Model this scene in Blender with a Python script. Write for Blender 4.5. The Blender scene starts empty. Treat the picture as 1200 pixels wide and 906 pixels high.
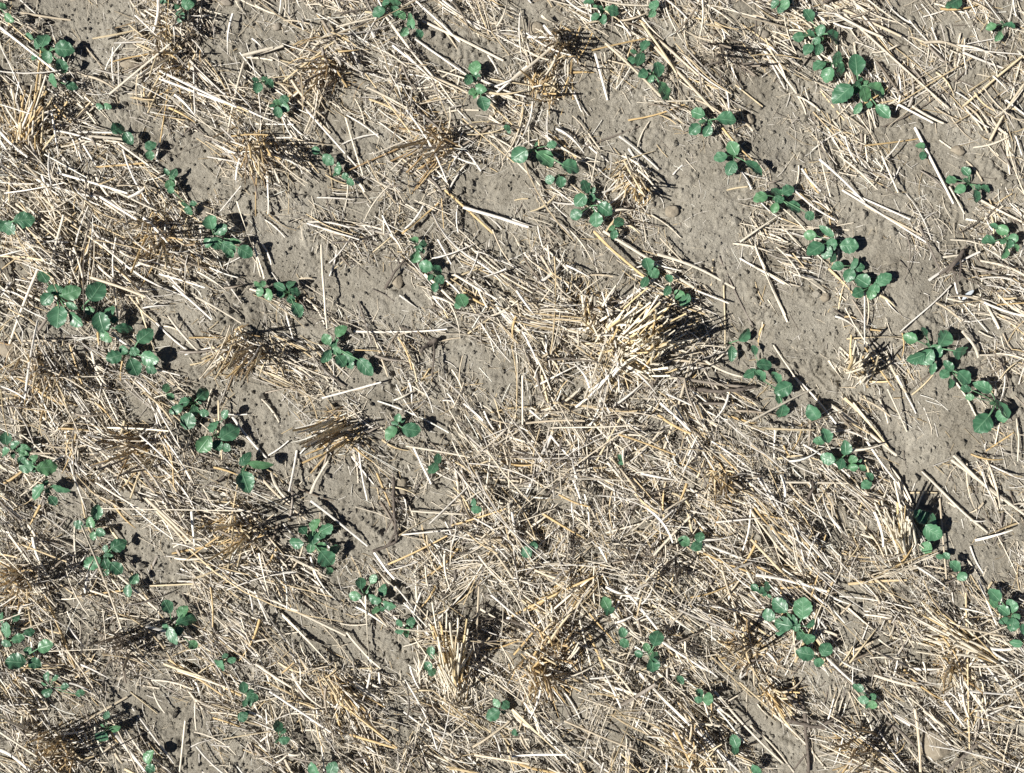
import bpy, math, random
import numpy as np
from mathutils import Vector, Matrix, Quaternion
rng = np.random.default_rng(7)
random.seed(7)
sc = bpy.context.scene
COL = sc.collection

# ------------------------------------------------------------------ camera, sky, sun, exposure
S = 0.0018            # metres of ground per pixel of the photo
H = 2.25              # camera height: a person holding it over the rows
cam_d = bpy.data.cameras.new('camera')
cam_d.sensor_width = 36.0
cam_d.lens = 36.0 * H / (1200 * S)
cam_d.clip_start = 0.05
cam_d.clip_end = 5000
cam = bpy.data.objects.new('camera', cam_d)
cam.location = (0, 0, H)
COL.objects.link(cam)
sc.camera = cam

SUN_ELEV = math.radians(47)
SHADOW_DIR = math.radians(17)          # shadows fall to the right and a little up the picture
world = bpy.data.worlds.new('World')
sc.world = world
world.use_nodes = True
wn = world.node_tree
bg = wn.nodes['Background']
sky = wn.nodes.new('ShaderNodeTexSky')
sky.sky_type = 'NISHITA'
sky.sun_disc = False
sky.altitude = 3000
sky.air_density = .45          # thin clear air: deep blue sky, hard shadows
sky.dust_density = .2
sky.sun_elevation = SUN_ELEV
wn.links.new(sky.outputs[0], bg.inputs[0])
bg.inputs[1].default_value = 0.05
sun_d = bpy.data.lights.new('sun', 'SUN')
sun_d.energy = 5.0
sun_d.angle = math.radians(0.5)
sun_d.color = (1.0, 0.965, 0.91)
sun = bpy.data.objects.new('sun', sun_d)
COL.objects.link(sun)
ray = Vector((math.cos(SHADOW_DIR) * math.cos(SUN_ELEV), math.sin(SHADOW_DIR) * math.cos(SUN_ELEV), -math.sin(SUN_ELEV)))
sun.rotation_euler = ray.to_track_quat('-Z', 'Y').to_euler()
sun.location = -ray * 6
# sun_rotation turns clockwise from +Y: bearing of the sun itself
sky.sun_rotation = math.atan2(-ray.x, -ray.y)
sc.view_settings.view_transform = 'Standard'
sc.view_settings.look = 'None'
sc.view_settings.gamma = 1.0
sc.view_settings.use_curve_mapping = False
sc.view_settings.exposure = 0.68
# ---- what stands where: sixteen survey tiles of the plot, each 320 x 240 px of the photo at 3.75x ----
TILE = {1:(0,0),2:(300,0),3:(600,0),4:(880,0),5:(0,220),6:(300,220),7:(600,220),8:(880,220),
        9:(0,440),10:(300,440),11:(600,440),12:(880,440),13:(0,666),14:(300,666),15:(600,666),16:(880,666)}
# seedlings: tile | crown x,y | leaves x,y,diameter[,width ratio]
PLANTS = """
1|25,50|40,80,45 10,30,40
1|225,235|125,160,38 160,192,48 192,175,64 283,215,76 210,253,52 272,292,60 148,252,32
1|262,365|230,355,58 315,378,48
1|815,40|825,18,52 790,75,48 845,5,38 715,4,34
1|455,475|438,468,34 472,468,34
1|545,580|520,565,60 565,610,56
1|660,662|663,640,50 660,685,42
1|755,785|765,760,40 748,818,50 757,782,26
5|842,88|830,102,46 850,72,32 750,8,36
2|35,365|8,388,46 60,368,42 38,345,30
2|110,465|125,437,42 92,450,38 128,475,42 98,495,48
2|590,40|537,55,58 613,12,48 608,48,52 640,65,42 565,10,42
2|690,125|683,102,46 650,142,44 718,152,42
2|955,340|962,295,60 932,350,48 960,345,30
2|985,412|950,405,36 990,390,48 1000,457,62
2|1105,570|1105,562,34 1112,578,22
2|300,690|318,703,58 262,660,38
2|380,765|362,750,46 415,800,38 392,775,32
3|395,55|335,10,44 390,45,42 365,72,42 448,48,56 400,85,42
3|555,245|585,198,54 562,262,58 522,268,40
3|615,335|643,305,60 575,325,46 608,348,36 668,402,86
3|622,35|625,22,50 615,60,38
3|855,540|815,498,60 800,570,56 858,578,50 945,525,80
3|965,695|970,650,66 915,690,56 962,740,62 1068,740,92,0.55
3|95,665|30,682,78 148,700,84 175,635,42 262,735,80
3|205,775|165,790,44 215,803,50
3|340,868|323,818,58 298,882,62 352,870,38 415,895,32
7|345,85|410,95,68 280,118,54 370,142,64
7|445,180|472,148,56 448,208,42 438,178,30
8|118,50|40,42,62 112,18,54 165,10,58 125,52,46 190,88,68 105,90,46 260,125,46
4|130,25|105,20,42 148,20,48 130,42,32 165,5,34
4|290,165|250,65,58 207,163,48 257,152,50 305,135,48 340,140,42 367,168,80 287,185,42 250,215,50 297,218,48
4|352,278|300,285,58 380,262,64 338,332,64 395,310,58
4|462,385|465,280,88 398,415,98 503,415,68 460,385,56 555,400,88 470,478,52,0.65 582,490,76,0.7 518,460,36 475,345,36
4|890,15|895,8,74 868,22,34
4|1095,125|1055,118,42 1135,112,48 1088,160,44
4|748,664|743,640,38 755,685,38
4|948,812|880,792,48 943,752,46 918,832,46 990,865,56 1032,832,44 1000,825,32
5|45,165|108,142,82 40,180,62 15,170,52
5|275,475|190,388,58 240,448,64 203,492,64 315,460,80 255,570,94 335,580,78 315,520,52,0.6
5|375,535|425,452,92 395,540,40
5|478,610|445,595,88 482,540,58 465,655,62 545,618,68,0.75 500,580,36
5|592,725|640,650,78 497,745,64 540,712,46 588,790,78 660,750,78 665,800,46 590,720,46
5|955,222|925,150,70 972,182,62 918,242,52 955,250,62 1005,265,68 1035,235,46,0.6 1080,283,68 1010,292,42
6|38,445|15,460,42 55,470,52 30,420,32
6|148,462|100,432,62,0.6 155,422,48 172,458,48 105,468,36 155,495,42 182,537,64
6|722,258|692,230,42 735,247,38 717,270,32 698,308,54
6|785,375|745,345,60 797,365,54 810,405,42 787,440,42
6|898,505|905,495,62 885,520,36
6|340,695|375,627,60 310,665,52 340,690,36 355,717,44 308,742,64,0.7 375,760,58 408,745,54 415,778,42 483,792,88,0.7
7|602,368|595,335,60 625,378,54 583,418,48
7|690,435|688,397,42 682,455,44
7|745,488|735,470,52 760,495,58
7|962,680|1025,648,68,0.8 967,730,64,0.65
7|1082,790|1065,712,42 1110,778,72,0.75 1045,818,58
12|100,55|110,5,62,0.7 140,60,78 122,103,44 138,160,66 40,0,60
12|272,195|272,160,72
12|305,288|328,262,64 297,288,48
12|385,362|418,318,60 335,365,62 397,390,48 352,360,46
12|450,388|448,370,42 450,405,38 492,407,38,0.7
12|515,465|520,445,44 507,480,48
12|762,662|740,620,68 795,640,68 800,690,84 770,760,62 770,610,42
12|845,795|830,797,34 858,793,34
12|908,860|897,838,54 927,885,44
8|342,242|258,208,52 332,190,74,0.45 280,272,80 355,250,58 332,285,58 435,255,74 360,310,42
8|442,348|382,345,50 432,385,58 455,335,54,0.5 480,350,42
8|512,440|487,408,68 470,462,54 585,402,74,0.75 540,450,54 528,468,46
8|772,702|698,660,58 763,632,46 850,660,86 725,750,78 768,745,78 815,720,62 925,722,74 798,795,58,0.6
8|862,802|850,820,46 868,782,56,0.7 878,862,44 940,835,68 940,885,42
12|1055,118|1020,50,78,0.7 1020,210,92 1105,145,90,0.7 1105,180,58 960,95,36 943,60,46
8|1110,225|1065,170,38 1103,185,54 1043,235,58 1150,225,44 1115,287,54 1135,250,42 1165,265,38
9|62,322|25,275,54 68,307,48 105,325,52 20,340,54 105,348,46
9|152,385|208,405,80 118,400,62 95,375,42 148,365,38
9|208,500|167,510,78,0.75 270,500,76,0.55 232,550,48 200,470,30
9|422,662|425,600,64,0.8 398,645,48 342,655,42 443,690,44 410,707,36
9|478,782|522,745,66 402,825,74 465,830,46 512,848,64 477,798,42 462,762,34 465,865,36
13|580,72|590,45,48 565,100,54
9|738,74|730,52,38 750,95,38
9|852,122|893,80,58 803,118,54 770,152,64,0.65 855,158,44 825,203,74 898,165,42
9|952,262|940,222,58 1010,250,90 895,305,84 955,310,52 995,318,42 990,170,42
9|1090,390|1080,365,68,0.6 1150,395,104,0.4 1080,470,88
10|627,215|590,252,64 685,240,80 625,185,36 608,212,30
10|790,388|798,365,46 778,412,56
10|964,576|970,590,46 955,558,36
10|258,730|262,655,58 205,677,44 310,672,64 175,735,68 252,712,58 290,755,48 350,762,52 312,808,90 325,862,40 240,760,46 290,700,44
11|80,760|65,778,52 95,745,42
11|478,372|475,362,32 480,385,28
11|800,732|755,728,52 825,708,46 815,748,54
13|60,300|5,215,42 25,270,68 80,310,54 30,330,42 130,280,42 70,215,34
13|132,376|200,342,68 65,410,82 153,418,54 122,360,36
13|240,510|208,475,42 207,545,44 240,482,32 285,520,36 352,548,38
13|485,692|505,705,48 470,645,36 445,745,62
13|656,855|655,828,60 660,880,42
13|772,252|735,167,62 805,190,58 825,225,86,0.7 735,262,52 755,300,80,0.6 850,337,44 785,275,46
13|988,408|970,425,46 1020,402,36 990,385,28
13|1095,548|1070,522,48 1112,570,52 1100,545,32
13|1072,640|1068,652,46 1085,635,24
14|480,115|460,62,54 515,47,44 432,122,52
14|548,132|557,95,52 520,132,60 587,160,58 525,187,42 555,180,26
14|655,252|630,240,38 683,232,42 630,275,42 662,275,32
14|772,372|768,362,44 780,385,30
14|765,442|755,430,44 775,455,38
14|1068,618|1055,592,42 1097,600,42 1040,645,64
14|1138,722|1135,720,28 1145,728,20
14|115,726|97,692,48 125,755,46 120,715,28
14|295,882|255,880,64 335,880,60
15|420,168|410,150,54 430,185,54
15|492,306|485,280,46 495,330,46
15|592,362|635,305,70 555,375,38 630,390,54 620,430,66 590,345,36
15|740,490|738,488,36 746,498,22
15|840,568|822,547,38 862,572,54 820,578,36
15|980,778|980,760,56 980,797,42
15|1072,886|1070,882,46 1085,895,30
16|48,95|45,98,40 72,80,42 15,85,38 60,115,26
16|190,240|125,162,74 228,172,90 75,205,58 140,245,74 180,225,62,0.6 218,300,48 255,310,60 265,242,48,0.6 125,285,42 195,255,46
16|285,382|238,375,74 330,355,60 300,412,46
16|500,556|475,525,38 493,578,46 535,565,34 535,602,42 460,520,26
16|1122,190|1070,115,60 1065,150,48 1145,165,60 1110,185,54 1150,250,56 1110,230,42 1165,215,38
16|1182,310|1165,332,48 1196,265,42
"""
# straws: tile | x1 y1 x2 y2 width tone(w bleached, g golden, d weathered dark)
STRAWS = """
1|0 120 250 318 14 w;90 55 310 88 12 w;60 265 245 268 8 g;695 0 672 140 14 w;740 0 715 300 10 g;480 415 745 195 12 w;500 210 498 378 10 w;525 245 527 400 9 w;1075 270 1010 590 12 w;630 330 640 520 9 w;340 580 500 583 12 w;390 600 560 615 14 w;320 525 470 575 10 w;420 735 650 720 9 g;580 0 650 80 10 w;1065 245 1200 210 16 w;1070 255 1200 268 10 w;850 290 858 500 9 w;690 305 1040 470 14 w;700 345 990 460 12 w;205 400 130 545 12 g;245 440 150 560 10 g;50 380 95 670 12 w;0 580 120 690 14 w;110 720 250 890 12 w;20 850 280 800 8 w;520 630 700 760 12 w;690 710 725 590 10 w;770 790 830 890 10 w;1040 620 1200 615 10 g;50 690 40 890 12 g;1060 0 1200 60 9 w;1040 10 1090 70 10 w;985 335 1040 480 8 w;250 760 560 850 12 w;160 790 420 860 12 w;450 630 560 640 10 w
2|0 25 110 70 10 w;0 235 120 200 16 w;310 80 250 160 9 w;320 80 430 185 10 w;120 360 370 170 10 g;500 120 530 185 16 w;600 200 780 345 12 w;570 70 780 340 14 w;700 170 930 330 12 w;700 0 900 180 10 w;730 90 1090 260 14 w;820 0 985 130 12 w;650 330 580 480 10 d;390 505 470 770 9 w;380 640 540 595 10 w;0 615 190 610 9 w;0 550 170 553 9 w;130 510 240 620 8 w;210 470 450 740 10 w;90 350 330 580 10 w;400 510 545 610 8 w;950 545 1150 540 8 g;930 600 1100 570 8 g;1030 430 1190 290 14 w;1050 400 1200 330 10 w;1020 600 1130 660 9 w;1190 580 1190 750 9 w;510 860 650 710 9 w;850 830 930 710 12 w;990 760 900 640 9 w;1060 130 1105 0 9 w;430 790 480 850 14 w;780 340 930 410 12 w;1020 250 1070 330 9 w;130 105 245 115 10 w;660 250 780 370 10 w
3|0 350 190 195 16 w;65 182 210 183 10 w;350 222 585 170 8 g;330 110 500 60 9 w;410 190 655 425 12 w;365 235 420 440 12 w;595 170 890 490 18 w;640 170 840 350 12 w;570 100 720 320 14 g;620 458 790 455 10 w;800 450 910 510 10 w;740 0 815 65 14 d;660 5 770 105 10 w;830 10 1130 90 10 w;1010 70 1200 120 10 w;940 90 1010 200 9 w;935 240 1000 400 10 w;1110 220 1200 390 12 w;1090 200 1180 330 9 g;1100 470 980 375 9 g;320 645 560 560 10 d;510 530 760 460 9 g;600 540 550 650 9 w;370 680 345 810 9 w;470 600 640 750 10 w;155 500 155 670 8 w;160 580 280 700 10 g;540 760 625 840 14 w;490 700 590 860 10 g;185 840 270 890 10 w;10 880 70 870 9 g;700 780 745 725 10 w;1000 760 1045 840 10 w;940 840 1030 825 9 g;935 400 940 555 9 w;715 320 735 490 10 w;260 300 268 440 8 g;350 160 290 280 9 g;300 120 265 210 9 g;90 470 65 650 8 w;0 490 70 530 10 w;1000 540 1050 585 10 w
4|360 20 660 160 12 w;370 60 580 165 12 w;430 130 540 230 12 w;520 240 630 210 9 w;690 170 830 230 10 w;750 80 945 15 9 w;880 215 1070 180 8 w;930 215 1190 240 9 w;930 230 1110 300 12 w;915 190 912 320 10 w;960 400 1200 245 14 g;930 470 1190 250 12 g;1120 650 1130 770 9 w;965 655 1115 610 9 w;1030 540 1150 420 9 w;1050 620 1200 370 12 w;1180 260 1130 440 9 w;60 220 200 410 12 w;50 240 130 380 10 w;200 425 300 490 9 w;360 530 440 450 9 w;500 640 735 610 9 g;720 560 890 895 14 w;820 620 890 670 8 w;270 660 395 570 10 w;300 700 500 890 12 w;390 680 560 830 12 w;560 715 630 630 8 w;490 600 500 720 9 w;550 700 620 860 10 w;690 480 825 555 12 w;650 460 800 540 12 w;640 330 625 500 8 w;1100 450 1200 530 10 w;920 470 1020 595 9 w;1040 520 1110 600 12 w;85 150 230 190 9 w;350 115 430 145 9 w;580 0 700 110 9 w;0 80 60 100 12 w;940 710 1010 800 9 w;240 740 300 850 9 g;400 830 500 880 12 w;205 310 265 230 9 d
5|165 360 35 705 14 w;280 120 220 370 14 w;390 250 250 520 12 g;245 500 130 670 16 d;130 675 275 675 12 w;70 70 260 230 12 w;0 255 180 270 10 g;0 300 190 320 10 g;400 395 640 480 14 w;380 200 560 330 12 w;560 290 690 355 12 w;690 590 830 715 10 w;740 560 885 720 12 w;860 480 1060 595 12 w;760 430 930 580 12 w;580 480 690 600 10 g;600 480 680 720 9 g;490 380 520 590 12 w;870 300 1000 330 10 w;830 270 915 365 9 g;1040 60 1110 260 9 w;1110 240 1160 400 12 w;970 355 1060 310 8 w;840 780 960 750 9 g;820 735 960 700 8 w;600 60 670 20 16 w;480 0 690 100 14 w;320 10 480 130 10 g;440 40 600 140 12 w;400 720 470 870 14 w;310 690 370 880 10 g;60 500 130 640 9 w;720 800 830 870 9 w;700 800 800 825 8 w;1070 0 980 110 9 w;0 440 60 480 12 w;540 230 520 400 9 w;60 230 300 240 8 w;700 380 900 440 9 w;150 0 340 160 12 w;200 60 150 110 9 w
6|290 250 322 620 14 w;450 500 510 690 10 d;430 630 840 620 12 w;190 400 245 395 9 w;120 500 160 660 8 w;270 780 350 895 8 w;370 890 530 855 10 w;340 750 338 900 8 w;510 620 580 830 10 w;630 660 690 800 9 g;650 680 720 850 9 g;240 160 420 185 8 w;640 200 800 60 10 g;660 190 740 90 9 w;910 85 1200 165 16 w;830 10 1040 200 12 g;940 90 1080 180 9 w;840 330 910 240 9 w;800 230 860 340 10 w;910 240 1040 350 10 w;1000 400 1100 365 9 w;820 400 920 500 12 w;740 380 890 530 14 w;930 640 1170 500 10 g;900 440 970 560 9 g;870 380 1060 490 10 w;1020 570 1150 500 9 w;890 200 888 80 9 w;820 60 830 190 7 g;510 445 610 495 8 d;335 360 400 310 9 g;355 260 330 390 9 w;910 740 890 860 8 w;10 300 30 395 10 w;30 250 70 340 9 w;20 130 130 220 9 w;50 110 180 190 9 g;210 480 300 600 9 w;590 0 480 160 9 w;1040 190 1110 340 9 w;760 700 900 660 9 w;540 240 640 350 9 d
7|0 140 95 170 14 w;170 0 290 90 10 w;130 250 265 370 12 w;240 430 300 385 8 g;300 395 440 395 9 w;360 190 580 390 14 g;400 190 800 440 14 w;640 290 980 440 16 w;800 450 950 510 10 w;640 390 330 605 12 w;740 340 690 430 9 w;670 460 720 520 10 w;610 120 745 215 9 w;930 430 935 700 9 g;890 255 875 430 9 g;740 580 890 895 9 d;850 760 1010 830 12 w;700 830 1070 880 14 d;80 590 300 640 12 w;45 640 110 780 12 w;340 895 460 790 12 w;440 840 590 850 8 g;600 890 640 820 16 d;560 660 650 655 10 g;600 770 690 840 10 w;110 810 160 895 9 w;1080 200 1200 240 9 w;1000 310 1200 420 10 w;1110 360 1200 560 12 w;1085 690 1110 590 9 w;1090 70 1180 150 8 w;80 110 190 40 9 g;180 640 180 820 8 w;120 780 170 700 9 w;270 780 330 880 9 w;0 575 130 545 9 w;280 660 360 740 9 w;330 540 470 500 9 d;910 300 1060 610 8 d
8|25 200 160 240 9 w;130 290 250 318 10 w;140 170 240 280 8 w;20 260 160 590 12 w;10 350 160 430 10 w;95 270 200 400 9 w;400 10 770 240 12 w;500 80 750 210 10 w;430 20 700 140 9 w;740 170 830 360 9 d;860 0 925 120 12 w;780 410 1010 290 14 w;830 380 945 260 14 d;655 635 880 430 10 w;500 460 500 700 10 w;420 665 680 655 10 g;410 410 380 540 9 g;570 480 680 580 9 w;640 320 705 430 8 d;100 690 240 890 9 w;60 600 35 695 9 g;500 700 630 890 10 g;600 740 690 895 14 w;930 630 1000 745 16 w;1000 440 1090 620 12 w;1050 400 1190 530 12 w;860 235 1000 250 10 w;1000 50 1190 150 12 w;1070 840 1140 770 8 g;880 420 900 500 10 w;690 895 790 810 9 d;790 510 900 590 10 w;1050 520 1190 510 8 g;510 625 560 632 10 g;340 760 400 840 12 w;490 740 510 880 10 g;1000 630 1060 660 7 w;1110 640 1150 720 8 w;390 700 500 800 10 w;1010 380 1190 350 9 d
9|0 380 210 300 10 w;210 298 440 290 8 w;300 355 380 590 10 w;250 375 380 300 10 w;110 260 225 360 10 w;660 100 710 220 14 w;420 0 520 200 12 w;400 20 440 160 10 w;600 20 680 95 10 w;740 20 850 90 12 w;470 230 740 245 10 w;420 470 640 600 10 w;640 540 840 730 16 w;690 600 820 740 12 w;960 570 1180 615 12 w;1020 180 1180 360 14 w;960 110 975 370 10 g;930 60 870 240 9 w;1000 170 1090 170 8 w;920 710 1000 650 12 w;270 895 390 780 9 w;560 795 620 860 9 d;195 540 195 610 12 d;370 530 450 530 9 w;740 540 755 660 8 w;820 290 840 430 9 w;750 260 800 480 8 g;660 870 700 790 12 d;510 765 580 880 10 w;880 500 940 590 9 d;1050 580 1000 650 9 w;860 890 1060 810 10 g;840 800 980 700 9 g;430 440 560 400 8 g;400 400 600 330 10 d;330 160 470 260 9 w
10|660 310 940 360 10 w;690 310 765 480 12 w;720 500 1160 240 12 w;770 485 900 540 9 w;860 660 1100 585 9 g;640 700 850 680 9 w;580 830 840 705 10 g;680 595 930 610 9 w;1170 60 1165 480 8 w;1030 360 990 650 12 w;1110 560 1150 790 12 w;240 520 325 380 14 w;180 330 145 510 12 w;240 550 490 750 14 w;10 440 225 630 14 w;515 770 610 895 14 w;80 420 160 550 12 w;600 430 615 720 12 d;655 540 655 640 12 w;680 550 740 450 9 d;290 100 550 30 10 w;10 90 110 220 9 w;60 350 150 285 9 w;1000 180 1150 220 9 w;860 600 880 895 14 d;1000 720 1130 890 12 w;770 840 830 760 10 w;170 840 215 730 14 w;690 800 790 870 10 w;1080 490 1200 480 9 w;980 780 1080 895 10 w;630 700 790 610 9 g;420 310 460 470 9 w;450 300 490 550 9 w;950 400 1080 350 9 g;900 520 1050 600 9 w;260 560 400 670 12 w
11|45 0 40 480 9 w;280 140 425 0 12 w;430 15 590 20 9 g;580 60 640 0 14 d;720 20 785 140 10 d;670 80 780 130 12 w;780 125 980 130 14 d;650 120 780 240 12 w;995 225 1200 130 10 w;860 240 770 275 9 g;60 210 320 200 10 w;170 230 520 220 10 w;170 260 300 400 12 w;170 270 60 520 12 w;480 180 370 380 10 g;430 360 560 520 12 w;250 455 520 470 10 w;550 300 640 460 9 d;470 260 720 350 10 g;560 540 480 650 16 d;100 800 380 700 9 w;0 600 40 790 12 w;200 510 330 570 10 g;75 710 140 640 9 g;660 510 665 630 9 g;1140 220 1135 370 9 w;900 340 980 420 8 g;1035 580 1010 760 9 w;1050 600 1200 880 12 w;840 740 1200 895 12 w;840 780 1060 870 10 g;1090 450 1200 640 10 w;850 580 960 700 10 w;770 580 840 840 10 g;580 780 680 620 9 d;50 830 200 895 12 w;0 350 150 280 9 w;180 120 400 150 10 g;640 170 790 250 12 g;410 690 560 650 9 w
12|0 205 280 60 12 w;185 0 370 215 10 w;100 365 280 368 10 g;130 470 430 475 10 w;0 230 280 240 9 g;95 240 80 350 9 w;350 130 640 350 18 w;410 100 610 330 14 g;510 290 640 470 10 w;610 400 700 560 12 w;640 0 720 170 12 w;600 60 685 245 10 w;470 100 600 180 9 w;700 85 790 0 9 g;695 517 820 517 9 g;750 420 1040 690 14 w;820 530 1040 690 9 w;890 350 1110 550 14 w;880 370 1200 610 14 w;985 725 1150 680 12 w;640 460 700 570 12 w;570 550 640 780 16 w;540 600 580 755 14 w;620 770 700 895 12 w;0 590 150 780 12 w;110 430 125 530 12 w;250 890 330 700 10 g;300 480 420 540 10 w;0 720 150 880 12 g;10 830 130 890 12 g;960 750 1010 870 9 w;1020 330 1140 250 9 g;1170 190 1175 380 10 w;1080 210 1060 300 9 w;890 10 990 180 12 w;830 540 860 895 9 w;440 120 520 220 12 w;560 100 600 210 9 w;30 450 130 620 10 w
13|200 120 330 440 12 g;100 460 220 690 10 w;120 480 240 600 9 w;30 530 150 380 10 g;20 430 70 300 9 g;75 220 130 340 9 w;190 385 325 350 9 w;340 480 400 370 12 w;400 180 400 350 9 d;330 125 560 95 9 g;600 80 1000 60 9 g;520 30 700 190 12 w;640 255 840 305 12 w;460 220 490 130 9 d;800 440 1060 560 14 g;780 450 1000 520 12 w;820 530 890 620 12 w;680 540 730 630 9 w;580 610 760 860 10 w;815 670 790 895 12 w;570 545 690 640 8 g;370 675 560 565 10 w;220 440 340 490 9 w;145 600 130 750 10 w;0 650 140 720 12 w;0 720 160 830 12 w;0 800 130 890 16 w;500 720 640 895 14 w;560 700 640 810 12 w;840 785 1000 750 9 w;980 750 1190 715 9 g;860 590 865 710 9 w;1120 100 1190 260 14 w;1100 90 1120 190 12 w;880 455 1010 390 9 g;960 60 970 230 8 g;1100 620 1190 670 9 w;720 420 900 480 12 g;740 400 980 560 12 g;680 480 860 520 10 w
14|0 120 130 320 12 w;75 140 395 295 12 w;110 200 320 420 12 w;0 290 190 275 9 w;210 300 325 345 9 w;15 50 215 95 10 w;700 10 720 530 12 w;480 120 500 400 14 w;370 240 490 243 9 w;400 280 550 440 12 w;0 420 240 570 14 w;130 440 180 395 9 g;260 560 300 895 10 w;540 0 620 90 12 w;610 80 710 210 12 w;360 590 620 790 12 g;400 600 560 740 12 g;410 730 610 790 12 g;0 590 60 670 12 w;660 480 670 640 9 d;670 680 870 770 9 w;820 600 1030 720 12 g;950 785 1110 665 12 w;740 700 940 870 10 w;970 640 950 790 10 d;870 650 860 760 9 w;990 360 1170 305 9 g;860 500 950 450 10 w;970 170 1170 280 12 w;1030 120 1200 260 16 w;1100 220 1200 165 14 w;980 80 970 380 9 w;1050 740 1200 745 10 w;960 820 1200 860 14 w;980 340 1035 280 9 g;1130 620 1200 690 14 w;890 610 945 598 12 w;420 440 540 435 9 g;40 800 200 805 9 d;300 480 400 620 12 g;60 540 330 720 12 w;380 500 460 600 10 g
15|0 210 360 40 14 g;75 280 350 50 12 w;110 360 360 60 14 w;160 330 350 90 12 g;90 20 220 75 10 w;290 200 340 400 9 w;310 170 450 330 12 g;340 290 410 440 12 g;400 400 530 560 12 w;420 400 600 470 12 w;600 470 900 680 14 w;640 460 880 650 14 w;380 140 590 330 14 w;440 220 620 350 10 w;500 100 640 270 12 w;660 320 880 450 14 w;810 390 890 460 10 w;480 600 630 510 16 d;230 670 550 810 12 w;230 540 300 660 9 w;0 620 220 820 14 g;80 600 120 720 10 w;0 830 240 820 12 w;0 850 240 895 14 g;160 780 370 790 10 w;890 540 1200 860 12 w;870 590 980 670 10 w;1000 500 1160 640 10 g;800 700 1000 895 12 w;880 780 950 895 10 w;720 720 800 895 12 g;980 820 1080 870 10 w;760 200 900 280 9 w;560 460 780 690 12 w;400 440 470 590 9 w;630 640 870 760 10 w;100 130 230 60 9 g;620 530 790 690 10 w
16|20 30 330 110 14 w;0 100 150 280 9 w;190 130 200 390 12 w;240 130 280 0 9 g;80 210 200 310 9 w;270 280 480 560 14 w;330 390 520 560 12 w;420 170 570 295 12 w;340 240 430 150 10 w;480 310 510 230 9 w;400 360 520 310 12 w;370 410 430 330 9 g;590 170 860 290 12 w;700 200 1100 420 14 w;860 280 1090 420 14 w;920 260 1120 300 12 w;1000 330 1160 350 18 w;900 240 1010 205 10 w;880 270 950 160 10 w;750 170 900 240 10 w;460 360 560 470 10 w;540 470 740 525 14 w;740 400 745 490 9 w;600 450 615 385 9 w;510 385 640 380 8 w;960 540 1150 555 10 w;880 460 970 590 10 w;910 540 930 640 14 w;480 620 520 695 9 w;560 600 700 690 12 w;720 620 745 895 14 w;740 610 830 680 14 w;450 840 560 800 9 g;865 895 990 765 16 d;30 600 150 690 9 w;100 640 330 880 12 w;130 655 390 690 12 d;215 540 250 720 14 d;0 690 190 895 12 w;90 530 220 600 12 w;1000 50 1080 250 12 w;780 320 1000 330 10 w;300 200 380 350 9 w;200 60 330 160 12 w
"""
# litter thickness, one digit per 50 px of the photo (0 bare soil .. 9 deep straw)
COVER = """512562365554456455565355
323673377643565546546545
764545555555442464225434
887425633675525414564224
888754623662346512365234
887774236444545213542436
877763332236655533532156
435524643466767542133245
565447644645778643236225
677533465555787654247224
556764264365888777665144
655666432478888888776344
764457542578888877767424
776578633556888877877654
673456553585677876666777
656677644485565776565666
766446767566665675545666
766545677777765676246455"""
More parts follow.
